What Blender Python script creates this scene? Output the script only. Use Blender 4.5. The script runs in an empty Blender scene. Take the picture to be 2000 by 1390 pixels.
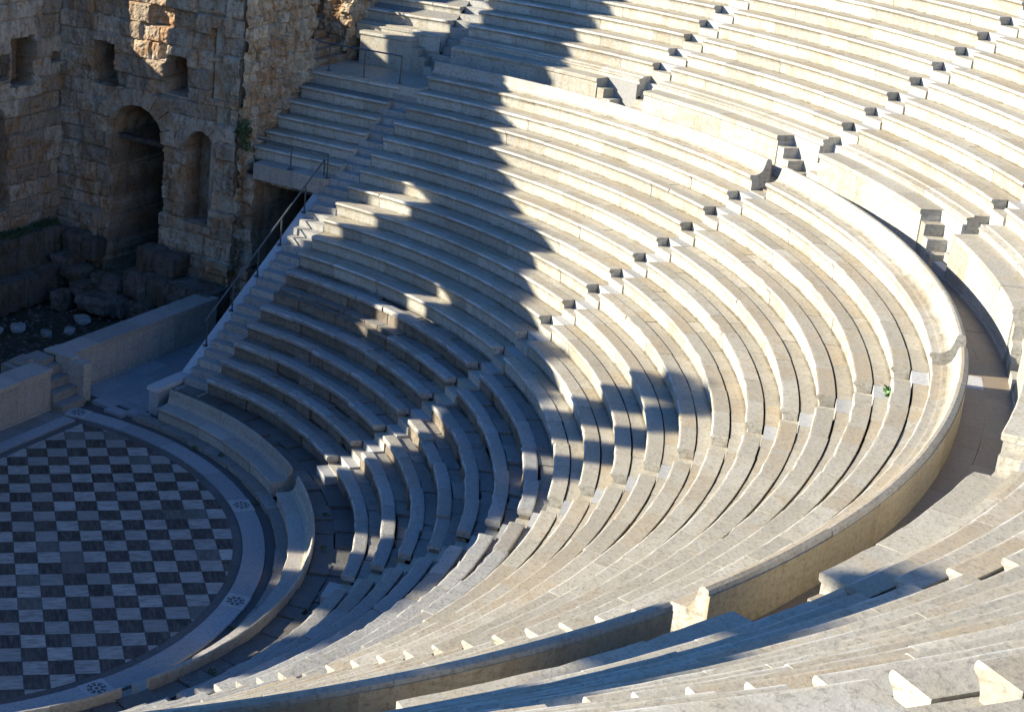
import bpy, math, random
import numpy as np
from math import sin, cos, pi, radians, asin, sqrt, atan2, tan
random.seed(7); rng = np.random.default_rng(7)
SC = bpy.context.scene
COL = SC.collection

# ------------------------------------------------------------------ camera
CAM = (28.8552, 31.0138, 21.3958); YAW, PIT, ROL = radians(218.7463), radians(-18.6764), radians(2.2711)
F_ = np.array([cos(YAW)*cos(PIT), sin(YAW)*cos(PIT), sin(PIT)])
R_ = np.array([sin(YAW), -cos(YAW), 0.0]); U_ = np.cross(R_, F_)
R2 = R_*cos(ROL)+U_*sin(ROL); U2 = -R_*sin(ROL)+U_*cos(ROL)
cd = bpy.data.cameras.new("camera"); cam = bpy.data.objects.new("camera", cd); COL.objects.link(cam)
from mathutils import Matrix, Vector, noise as mnoise
M = Matrix.Identity(4)
for i in range(3):
    M[i][0] = R2[i]; M[i][1] = U2[i]; M[i][2] = -F_[i]; M[i][3] = CAM[i]
cam.matrix_world = M
cd.sensor_width = 36; cd.sensor_fit = 'HORIZONTAL'; cd.lens = 3393.9763/2000*36
cd.shift_x = (1000-285.05)/2000; cd.shift_y = -(695-552.48)/2000
cd.clip_start = 0.5; cd.clip_end = 2000
SC.camera = cam

# ------------------------------------------------------------------ sky, sun, exposure
SUN_EL, SUN_PHI = radians(25.0), radians(59.5)        # light travels towards bearing PHI of the seating bowl
SDIR = Vector((cos(SUN_PHI)*cos(SUN_EL), -sin(SUN_PHI)*cos(SUN_EL), sin(SUN_EL)))   # towards the sun
w = bpy.data.worlds.new("World"); SC.world = w; w.use_nodes = True
nt = w.node_tree; nt.nodes.clear()
out = nt.nodes.new("ShaderNodeOutputWorld"); bg = nt.nodes.new("ShaderNodeBackground"); sk = nt.nodes.new("ShaderNodeTexSky")
sk.sky_type = 'NISHITA'; sk.sun_disc = False; sk.sun_elevation = SUN_EL
sk.sun_rotation = atan2(SDIR.x, SDIR.y); sk.altitude = 100; sk.air_density = 1.0; sk.dust_density = 0.0; sk.ozone_density = 3.0
bg.inputs[1].default_value = 0.092
hs = nt.nodes.new("ShaderNodeHueSaturation"); hs.inputs['Saturation'].default_value = 1.25; hs.inputs['Hue'].default_value = .508
nt.links.new(sk.outputs[0], hs.inputs['Color']); nt.links.new(hs.outputs[0], bg.inputs[0]); nt.links.new(bg.outputs[0], out.inputs[0])
sd = bpy.data.lights.new("sun", 'SUN'); sd.energy = 5.0; sd.angle = radians(0.53); sd.color = (1.0, 0.905, 0.71)
so = bpy.data.objects.new("sun", sd); COL.objects.link(so); so.rotation_euler = SDIR.to_track_quat('Z', 'Y').to_euler()
so.location = (0, 0, 60)
SC.view_settings.view_transform = 'Standard'; SC.view_settings.look = 'None'
SC.view_settings.exposure = 1.43; SC.view_settings.gamma = 1.0
SC.cycles.max_bounces = 6; SC.cycles.diffuse_bounces = 3

# ------------------------------------------------------------------ helpers
class MB:
    def __init__(s): s.v = []; s.f = []; s.a = []; s.n = 0
    def add(s, verts, faces, tone=(.5, .5, 0.)):
        b = s.n; s.v.extend(verts); s.f.extend([tuple(b+i for i in f) for f in faces])
        if len(tone) == 4: s.a.extend([(tone[0], tone[1], tone[2], q) for q in tone[3]])
        else: s.a.extend([(tone[0], tone[1], tone[2], 0.0)]*len(verts))
        s.n += len(verts)
    def build(s, name, mat, parent=None, smooth=False):
        me = bpy.data.meshes.new(name); me.from_pydata([tuple(map(float, v)) for v in s.v], [], s.f)
        ca = me.color_attributes.new("tone", 'FLOAT_COLOR', 'POINT')
        ca.data.foreach_set("color", np.array(s.a, dtype=np.float32).ravel())
        if smooth: me.shade_smooth()
        me.materials.append(mat); me.update()
        o = bpy.data.objects.new(name, me); COL.objects.link(o)
        if parent is not None:
            o.parent = parent; o.matrix_parent_inverse = Matrix.Translation(-Vector(parent.location))
        return o
def tag(o, label=None, cat=None, group=None, kind=None):
    if label: o['label'] = label
    if cat: o['category'] = cat
    if group: o['group'] = group
    if kind: o['kind'] = kind
    return o
def empty(name, loc, label, cat, group=None):
    o = bpy.data.objects.new(name, None); COL.objects.link(o); o.location = loc; o.empty_display_size = .3
    return tag(o, label, cat, group)
def rnd(a, b): return random.uniform(a, b)
def tone(): return (random.betavariate(2, 2), random.random(), random.random())
BOXF = [(0, 3, 2, 1), (4, 5, 6, 7), (0, 1, 5, 4), (1, 2, 6, 5), (2, 3, 7, 6), (3, 0, 4, 7)]
def box(mb, x0, x1, y0, y1, z0, z1, t=None, j=0.0):
    vs = [(x0, y0, z0), (x1, y0, z0), (x1, y1, z0), (x0, y1, z0), (x0, y0, z1), (x1, y0, z1), (x1, y1, z1), (x0, y1, z1)]
    if j: vs = [tuple(c+rnd(-j, j) for c in v) for v in vs]
    mb.add(vs, BOXF, t or tone())
def obox(mb, o, u, v, du, dv, z0, z1, t=None, j=0.0):      # oriented box: u,v unit 2-D vectors, du=(a,b) dv=(a,b)
    vs = []
    for z in (z0, z1):
        for a, b in ((du[0], dv[0]), (du[1], dv[0]), (du[1], dv[1]), (du[0], dv[1])):
            vs.append((o[0]+u[0]*a+v[0]*b+rnd(-j, j), o[1]+u[1]*a+v[1]*b+rnd(-j, j), z+rnd(-j, j)))
    det = u[0]*v[1]-u[1]*v[0]
    fs = BOXF if det > 0 else [tuple(reversed(f)) for f in BOXF]
    mb.add(vs, fs, t or tone())
def tube(mb, pts, r, n=8, t=(.5, .5, 0)):
    pts = [Vector(p) for p in pts]; vs = []; fs = []
    for i, p in enumerate(pts):
        d = (pts[min(i+1, len(pts)-1)]-pts[max(i-1, 0)]).normalized()
        a = d.cross(Vector((0, 0, 1))) if abs(d.z) < .95 else d.cross(Vector((1, 0, 0)))
        a.normalize(); b = d.cross(a)
        for k in range(n):
            th = 2*pi*k/n; vs.append(tuple(p+a*r*cos(th)+b*r*sin(th)))
    for i in range(len(pts)-1):
        for k in range(n):
            k2 = (k+1) % n; fs.append((i*n+k, i*n+k2, (i+1)*n+k2, (i+1)*n+k))
    fs.append(tuple(range(n-1, -1, -1))); fs.append(tuple((len(pts)-1)*n+k for k in range(n)))
    mb.add(vs, fs, t)

# positions on the bowl: bearing t (radians), radius r, height z
def arc(r, t, z): return (-r*cos(t), r*sin(t), z)
def line(r, y, z): return (-r, y, z)
def sweep(mb, prof, pos, A, B, blk=1.4, seg=.35, gap=.007, jr=.006, jz=.005, worn=.004, wornset=(), tn=None, skip=0.0, edge=()):
    """closed profile [(r,z)..] swept between end functions A(r)..B(r), broken into single blocks"""
    wts = [p[2] if len(p) > 2 else 0.0 for p in prof]; prof = [(p[0], p[1]) for p in prof]
    rm = sum(p[0] for p in prof)/len(prof)
    L = abs(B(rm)-A(rm))*(rm if pos is arc else 1.0)
    if L < .05: return
    n = max(1, round(L/blk)); cuts = [0.0]
    for k in range(1, n): cuts.append((k+rnd(-.22, .22))/n)
    cuts.append(1.0)
    np_ = len(prof)
    for k in range(n):
        sunk = bool(skip) and random.random() < skip
        s0, s1 = cuts[k], cuts[k+1]; g = gap/2/L
        if k > 0: s0 += g
        if k < n-1: s1 -= g
        m = max(1, round((s1-s0)*L/seg)); oR, oZ = random.gauss(0, jr)+(.03 if sunk else 0), random.gauss(0, jz)-(.075 if sunk else 0)
        vs = []
        for i in range(m+1):
            s = s0+(s1-s0)*i/m
            wr, wz = random.gauss(0, worn), -abs(random.gauss(0, worn))
            if worn > .003 and random.random() < .05: wr += rnd(.01, .03); wz -= rnd(.01, .03)
            for q, (r, z) in enumerate(prof):
                rr, zz = r+oR, z+oZ
                if q in wornset: rr += wr; zz += wz
                a, b = A(r), B(r)
                vs.append(pos(rr, a+(b-a)*s, zz))
        fs = []
        for i in range(m):
            for q in range(np_):
                q2 = (q+1) % np_
                fs.append((i*np_+q, i*np_+q2, (i+1)*np_+q2, (i+1)*np_+q))
        fs.append(tuple(range(np_-1, -1, -1))); fs.append(tuple(m*np_+q for q in range(np_)))
        tt = tn or tone()
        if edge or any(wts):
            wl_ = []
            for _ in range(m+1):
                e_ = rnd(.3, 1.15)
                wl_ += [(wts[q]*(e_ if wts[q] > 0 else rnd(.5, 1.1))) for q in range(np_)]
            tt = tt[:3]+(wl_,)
        mb.add(vs, fs, tt)

# ------------------------------------------------------------------ materials
def newmat(name):
    m = bpy.data.materials.new(name); m.use_nodes = True; t = m.node_tree; t.nodes.clear()
    o = t.nodes.new("ShaderNodeOutputMaterial"); b = t.nodes.new("ShaderNodeBsdfPrincipled")
    t.links.new(b.outputs[0], o.inputs[0]); return m, t, b
def N(t, ty, **k):
    n = t.nodes.new(ty)
    for a, v in k.items(): setattr(n, a, v)
    return n
def noise(t, vec, scale, detail=4, rough=.55, dist=0.0, off=None):
    n = N(t, "ShaderNodeTexNoise"); n.inputs['Scale'].default_value = scale; n.inputs['Detail'].default_value = detail
    n.inputs['Roughness'].default_value = rough; n.inputs['Distortion'].default_value = dist
    t.links.new(vec, n.inputs['Vector']); return n.outputs['Fac']
def ramp(t, fac, stops):
    n = N(t, "ShaderNodeValToRGB"); e = n.color_ramp.elements
    while len(e) < len(stops): e.new(.5)
    for i, (p, c) in enumerate(stops):
        e[i].position = p; e[i].color = (c, c, c, 1) if isinstance(c, (int, float)) else (*c, 1)
    t.links.new(fac, n.inputs[0]); return n.outputs[0]
def mix(t, fac, a, b, mode='MIX'):
    n = N(t, "ShaderNodeMix", data_type='RGBA', blend_type=mode)
    def put(x, s):
        if isinstance(x, bpy.types.NodeSocket): t.links.new(x, s)
        elif isinstance(x, (int, float)): s.default_value = x if s.type == 'VALUE' else (x, x, x, 1)
        else: s.default_value = (*x, 1)
    put(fac, n.inputs[0]); put(a, n.inputs[6]); put(b, n.inputs[7]); return n.outputs[2]
def math_(t, op, a, b=0.0):
    n = N(t, "ShaderNodeMath", operation=op)
    for x, s in ((a, n.inputs[0]), (b, n.inputs[1])):
        if isinstance(x, bpy.types.NodeSocket): t.links.new(x, s)
        else: s.default_value = x
    return n.outputs[0]
def scaled(t, vec, sx, sy, sz, offs=None):
    n = N(t, "ShaderNodeVectorMath", operation='MULTIPLY'); t.links.new(vec, n.inputs[0]); n.inputs[1].default_value = (sx, sy, sz)
    o = n.outputs[0]
    if offs is not None:
        a = N(t, "ShaderNodeVectorMath", operation='ADD'); t.links.new(o, a.inputs[0]); t.links.new(offs, a.inputs[1]); o = a.outputs[0]
    return o
def bump(t, b, h, strength, dist=.02):
    n = N(t, "ShaderNodeBump"); n.inputs['Strength'].default_value = strength; n.inputs['Distance'].default_value = dist
    t.links.new(h, n.inputs['Height']); t.links.new(n.outputs[0], b.inputs['Normal'])
def marble(name, base=(.45, .44, .395), warm=(.35, .245, .125), grey=(.235, .21, .165), dirt=.9, rough=.62, bmp=.7, topdirt=.55, topcol=(.36, .315, .235)):
    m, t, b = newmat(name)
    geo = N(t, "ShaderNodeNewGeometry"); P = geo.outputs['Position']
    at = N(t, "ShaderNodeAttribute"); at.attribute_name = "tone"
    sep = N(t, "ShaderNodeSeparateColor"); t.links.new(at.outputs['Color'], sep.inputs[0])
    R, G, B = sep.outputs[0], sep.outputs[1], sep.outputs[2]
    off = N(t, "ShaderNodeVectorMath", operation='SCALE'); t.links.new(at.outputs['Color'], off.inputs[0]); off.inputs['Scale'].default_value = 37.0
    O = off.outputs[0]
    WEAR_GLINT = at.outputs['Alpha']  # positive lightens lips: worn edge plus painted sky highlight; negative darkens creases
    sepn = N(t, "ShaderNodeSeparateXYZ"); t.links.new(geo.outputs['True Normal'], sepn.inputs[0])
    up = ramp(t, sepn.outputs[2], [(.55, 0.), (.85, 1.)])
    big = noise(t, P, .35, 5, .6); med = noise(t, scaled(t, P, 1, 1, 1, O), 1.6, 6, .62, .8)
    fine = noise(t, P, 14, 5, .7); vein = noise(t, scaled(t, P, 1.2, 1.2, 6, O), 1.3, 5, .6, 1.6)
    streak = noise(t, scaled(t, P, 7, 7, .8), 1.0, 4, .6)
    c = mix(t, ramp(t, R, [(0, 0.), (1, 1.)]), tuple(x*.70 for x in base), tuple(min(1, x*1.18) for x in base))
    c = mix(t, math_(t, 'MULTIPLY', math_(t, 'MULTIPLY', ramp(t, med, [(.48, 0.), (.72, 1.)]), ramp(t, up, [(0., .45), (1., 1.)])), math_(t, 'MULTIPLY', ramp(t, G, [(.25, .15), (.8, 1.)]), dirt*1.25)), c, warm)
    c = mix(t, math_(t, 'MULTIPLY', ramp(t, vein, [(.52, 0.), (.70, 1.)]), dirt*.7), c, grey)
    side = math_(t, 'SUBTRACT', 1.0, up)
    st = math_(t, 'MULTIPLY', math_(t, 'MULTIPLY', ramp(t, streak, [(.50, 0.), (.68, 1.)]), side), dirt*.38)
    c = mix(t, st, c, tuple(x*.72 for x in warm))
    c = mix(t, math_(t, 'MULTIPLY', up, ramp(t, B, [(0, .55), (.45, 0.), (1, 0.)])), c, tuple(x*.62 for x in grey))
    c = mix(t, math_(t, 'MULTIPLY', up, ramp(t, G, [(.62, 0.), (1., .5)])), c, warm)
    topf = math_(t, 'MULTIPLY', up, math_(t, 'MULTIPLY', ramp(t, med, [(.25, .45), (.6, 1.)]), topdirt))
    c = mix(t, topf, c, topcol)
    topv = math_(t, 'MULTIPLY', up, math_(t, 'MULTIPLY', ramp(t, math_(t, 'ADD', math_(t, 'MULTIPLY', big, .6), math_(t, 'MULTIPLY', B, .4)), [(.42, 0.), (.66, 1.)]), topdirt*.8))
    c = mix(t, topv, c, grey)
    c = mix(t, math_(t, 'MULTIPLY', ramp(t, fine, [(.50, 0.), (.66, 1.)]), .55), c, tuple(x*.55 for x in grey))
    pit = noise(t, P, 38, 3, .8)
    c = mix(t, math_(t, 'MULTIPLY', ramp(t, pit, [(.60, 0.), (.72, 1.)]), .35), c, tuple(x*.4 for x in grey))
    gr = math_(t, 'MULTIPLY', ramp(t, math_(t, 'MULTIPLY', WEAR_GLINT, -1.0), [(.15, 0.), (1., 1.)]), math_(t, 'MULTIPLY', ramp(t, noise(t, P, 3.5, 4, .6), [(.3, .35), (.6, 1.)]), .78))
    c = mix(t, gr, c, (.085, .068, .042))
    c = mix(t, math_(t, 'MULTIPLY', ramp(t, WEAR_GLINT, [(.45, 0.), (.95, 1.)]), math_(t, 'MULTIPLY', ramp(t, med, [(.25, 1.), (.75, .35)]), .75)), c, tuple(min(.62, x*1.55) for x in base))
    t.links.new(c, b.inputs['Base Color']); b.inputs['Roughness'].default_value = rough
    b.inputs['Specular IOR Level'].default_value = .3
    h = math_(t, 'ADD', math_(t, 'MULTIPLY', fine, .5), med)
    bump(t, b, h, bmp, .02)
    return m
M_MAR = marble("marble_seats")
M_OLD = marble("weathered_marble", base=(.32, .30, .265), warm=(.24, .175, .105), grey=(.13, .13, .13), dirt=1.0, bmp=1.0, topdirt=.6, topcol=(.20, .20, .20))
M_NEW = marble("pale_new_marble", base=(.40, .40, .40), warm=(.36, .33, .28), grey=(.29, .30, .31), dirt=.25, bmp=.15, topdirt=.1)
M_BOUNCE = marble("bounce_tinted_marble", base=(.46, .39, .27), warm=(.40, .27, .14), grey=(.28, .22, .14), dirt=.85, bmp=.2, topdirt=.2)  # honey tint stands for warm bounce light off the walkway
M_FLR = marble("walkway_marble", base=(.30, .245, .18), warm=(.26, .185, .11), grey=(.20, .17, .14), dirt=.9, bmp=.5, topdirt=.6, topcol=(.20, .155, .11), rough=.5)
M_STG = marble("stage_marble", base=(.42, .385, .33), warm=(.34, .25, .17), grey=(.22, .215, .215), dirt=.8, bmp=.6, topdirt=.35, topcol=(.31, .31, .32))
M_WHT = marble("orchestra_white_marble", base=(.31, .32, .335), warm=(.27, .25, .23), grey=(.21, .22, .24), dirt=.4, bmp=.3, topdirt=.1)
M_BASE = marble("rough_seat_base", base=(.24, .205, .165), warm=(.19, .13, .08), grey=(.09, .085, .08), dirt=1.0, bmp=1.2, topdirt=.5, topcol=(.16, .15, .13))
M_RAMP = marble("bright_parapet_marble", base=(.58, .59, .60), warm=(.52, .50, .46), grey=(.46, .47, .49), dirt=.2, bmp=.1, topdirt=.05)
M_SLB = marble("old_seat_slab", base=(.36, .355, .34), warm=(.28, .21, .13), grey=(.16, .165, .165), dirt=.85, bmp=1.0, topdirt=.45, topcol=(.30, .29, .265))
M_PAV = marble("rough_walk_paving", base=(.15, .14, .125), warm=(.12, .085, .06), grey=(.06, .06, .062), dirt=1.0, bmp=1.0, topdirt=.5, topcol=(.12, .12, .12))
M_DRK = marble("dark_channel_stone", base=(.13, .12, .12), warm=(.12, .09, .07), grey=(.06, .06, .06), dirt=.9, bmp=.8, topdirt=.3, topcol=(.1, .1, .1))

def simple(name, col, rough=.6, metal=0.0, var=.25, sc=8):
    m, t, b = newmat(name); geo = N(t, "ShaderNodeNewGeometry")
    n = noise(t, geo.outputs['Position'], sc, 5, .6)
    c = mix(t, n, tuple(x*(1-var) for x in col), tuple(min(1, x*(1+var)) for x in col))
    t.links.new(c, b.inputs['Base Color']); b.inputs['Roughness'].default_value = rough; b.inputs['Metallic'].default_value = metal
    return m
M_MET = simple("grey_painted_steel", (.11, .13, .15), .4, .6)
M_INK = simple("black_inlay", (.03, .03, .035), .5)
M_LEAF = simple("dark_leaf", (.045, .085, .03), .6, var=.5)
M_LEAFB = simple("bright_leaf", (.06, .17, .035), .5, var=.4)
M_TWIG = simple("twig", (.10, .07, .05), .8)

def tilemat(name, base, vein, stretch, amt):
    m, t, b = newmat(name); at = N(t, "ShaderNodeAttribute"); at.attribute_name = "tone"
    uv = N(t, "ShaderNodeUVMap"); uv.uv_map = "UVMap"
    sep = N(t, "ShaderNodeSeparateColor"); t.links.new(at.outputs['Color'], sep.inputs[0])
    geo = N(t, "ShaderNodeNewGeometry")
    off = N(t, "ShaderNodeVectorMath", operation='SCALE'); t.links.new(at.outputs['Color'], off.inputs[0]); off.inputs['Scale'].default_value = 53.0
    v = noise(t, scaled(t, uv.outputs[0], stretch[0], stretch[1], 1, off.outputs[0]), 1.0, 5, .65, .6)
    c = mix(t, sep.outputs[0], tuple(x*(1-amt) for x in base), tuple(x*(1+amt) for x in base))
    c = mix(t, ramp(t, v, [(.44, 0.), (.62, 1.)]), c, vein)
    d = noise(t, geo.outputs['Position'], .8, 6, .7)
    c = mix(t, math_(t, 'MULTIPLY', ramp(t, d, [(.5, 0.), (.75, 1.)]), .4), c, (.13, .115, .105))
    t.links.new(c, b.inputs['Base Color']); b.inputs['Roughness'].default_value = .55
    f = noise(t, geo.outputs['Position'], 20, 4, .6); bump(t, b, f, .2, .01)
    return m
M_TD = tilemat("dark_marble_tile", (.026, .019, .0145), (.085, .070, .058), (7, 1.3), .7)
M_TL = tilemat("light_marble_tile", (.33, .305, .275), (.19, .172, .152), (1.6, 8), .30)
M_TM = tilemat("middle_grey_marble_tile", (.095, .085, .075), (.13, .115, .10), (5, 1.2), .3)

def rockmat(name, a, b_, c_, dark, sc=1.0, bmp=1.0):
    m, t, b = newmat(name); geo = N(t, "ShaderNodeNewGeometry"); P = geo.outputs['Position']
    at = N(t, "ShaderNodeAttribute"); at.attribute_name = "tone"
    sep = N(t, "ShaderNodeSeparateColor"); t.links.new(at.outputs['Color'], sep.inputs[0])
    n1 = noise(t, P, .9*sc, 6, .65, .5); n2 = noise(t, scaled(t, P, 2.5, 2.5, .7), 1.2*sc, 6, .7, .6); n3 = noise(t, P, 7*sc, 7, .72)
    c = mix(t, sep.outputs[0], a, b_)
    c = mix(t, ramp(t, n1, [(.47, 0.), (.62, 1.)]), c, c_)
    c = mix(t, math_(t, 'MULTIPLY', ramp(t, n2, [(.49, 0.), (.68, 1.)]), .70), c, dark)
    c = mix(t, math_(t, 'MULTIPLY', ramp(t, n3, [(.52, 0.), (.68, 1.)]), .60), c, tuple(x*.35 for x in dark))
    c = mix(t, math_(t, 'MULTIPLY', sep.outputs[2], .8), c, tuple(x*.3 for x in dark))  # blue channel darkens; relief faces use it for painted recess shade
    t.links.new(c, b.inputs['Base Color']); b.inputs['Roughness'].default_value = .9; b.inputs['Specular IOR Level'].default_value = .1
    bump(t, b, math_(t, 'ADD', n3, math_(t, 'MULTIPLY', n2, .7)), bmp, .06)
    return m
M_WALL = rockmat("poros_masonry", (.30, .24, .18), (.54, .45, .345), (.38, .235, .13), (.11, .082, .06))
M_RUB = rockmat("golden_rubble", (.36, .295, .215), (.54, .465, .35), (.38, .23, .12), (.11, .085, .062), 1.3, 1.0)
M_ROCK = rockmat("dark_rubble_stone", (.12, .105, .09), (.2, .18, .16), (.12, .09, .06), (.05, .045, .04), 1.5)
M_EARTH = rockmat("earth", (.06, .05, .04), (.09, .075, .06), (.05, .05, .03), (.03, .028, .02), 1.0)
M_HILL = rockmat("dry_hillside", (.25, .21, .14), (.3, .26, .18), (.12, .14, .06), (.12, .11, .08), .6)

# ------------------------------------------------------------------ dimensions of the bowl
R0, DR, Z0, DZ, Y0 = 11.8486, .6645, 1.2474, .4404, .9864
HW = .3927
AIS = [radians(a) for a in (38.05, 72.31, 106.26, 140.5)]
UR0, UDR, UZ0, UDZ = 26.44, .6383, 10.67, .4285
UAIS = [radians(a) for a in (19.7, 38.05, 55.1, 72.3, 89.5, 106.3, 123.3, 140.4, 157.5)]
ZD, ZP, RBK, RPOD = 8.8, 10.0, 24.42, 25.35
def end_y(y): return lambda r: asin(max(-1, min(1, y/r)))
def end_a(th, off): return lambda r: th+asin(max(-1, min(1, off/r)))
def mirror_y(y): return lambda r: pi-asin(y/r)

def row_prof(r, z, d, foot=.022, h=.50):
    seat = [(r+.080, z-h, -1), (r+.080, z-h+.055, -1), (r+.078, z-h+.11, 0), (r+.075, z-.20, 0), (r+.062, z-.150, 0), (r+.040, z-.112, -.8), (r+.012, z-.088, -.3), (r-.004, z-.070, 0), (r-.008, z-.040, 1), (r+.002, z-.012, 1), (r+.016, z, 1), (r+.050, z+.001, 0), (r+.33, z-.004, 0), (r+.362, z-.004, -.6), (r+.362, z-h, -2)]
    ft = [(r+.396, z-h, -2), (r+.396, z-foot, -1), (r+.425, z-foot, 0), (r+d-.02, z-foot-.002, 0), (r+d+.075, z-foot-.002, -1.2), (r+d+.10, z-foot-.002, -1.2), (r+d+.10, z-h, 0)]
    return seat, ft
LIP = (7, 8, 9, 10)
def back_prof(r, z):
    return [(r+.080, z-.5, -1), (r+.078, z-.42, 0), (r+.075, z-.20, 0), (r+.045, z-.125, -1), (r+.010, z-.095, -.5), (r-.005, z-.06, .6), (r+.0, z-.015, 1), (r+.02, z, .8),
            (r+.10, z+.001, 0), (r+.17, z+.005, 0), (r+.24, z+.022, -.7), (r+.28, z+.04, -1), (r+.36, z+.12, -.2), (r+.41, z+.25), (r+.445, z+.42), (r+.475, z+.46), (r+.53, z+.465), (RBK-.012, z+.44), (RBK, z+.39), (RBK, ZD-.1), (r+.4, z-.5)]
# ================================================================== setting: ground
def sheet(name, pts, mat, z, tonev=(.5, .5, 0)):
    mb = MB(); mb.add([(x, y, z) for x, y in pts], [tuple(range(len(pts)))], tonev); return mb.build(name, mat)
def grid_sheet(name, x0, x1, y0, y1, n, zf, mat):
    mb = MB(); vs = []; fs = []
    for i in range(n+1):
        for j in range(n+1):
            x = x0+(x1-x0)*i/n; y = y0+(y1-y0)*j/n; vs.append((x, y, zf(x, y)))
    for i in range(n):
        for j in range(n): a = i*(n+1)+j; fs.append((a, a+n+1, a+n+2, a+1))
    mb.add(vs, fs); return mb.build(name, mat)
g = sheet("ground", [(-900, -900), (900, -900), (900, 900), (-900, 900)], M_HILL, -.6); tag(g, kind='structure')

def hill():
    mb = MB(); n = 72; rs = [36.0, 38, 41, 46, 55, 75, 120, 300, 900]; vs = []; fs = []
    for i in range(n+1):
        t = radians(-8)+radians(196)*i/n
        for k, r in enumerate(rs):
            z = [16.2, 16.6, 17.0, 17.3, 17.5, 16, 10, 2, -.65][k] + (.25*mnoise.noise(Vector((r*.2*cos(t), r*.2*sin(t), 0))) if 0 < k < 7 else 0)
            vs.append(arc(r, t, z))
    m = len(rs)
    for i in range(n):
        for k in range(m-1): a = i*m+k; fs.append((a, a+1, a+m+1, a+m))
    mb.add(vs, fs); o = mb.build("hillside", M_HILL); tag(o, kind='structure')
hill()

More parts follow.
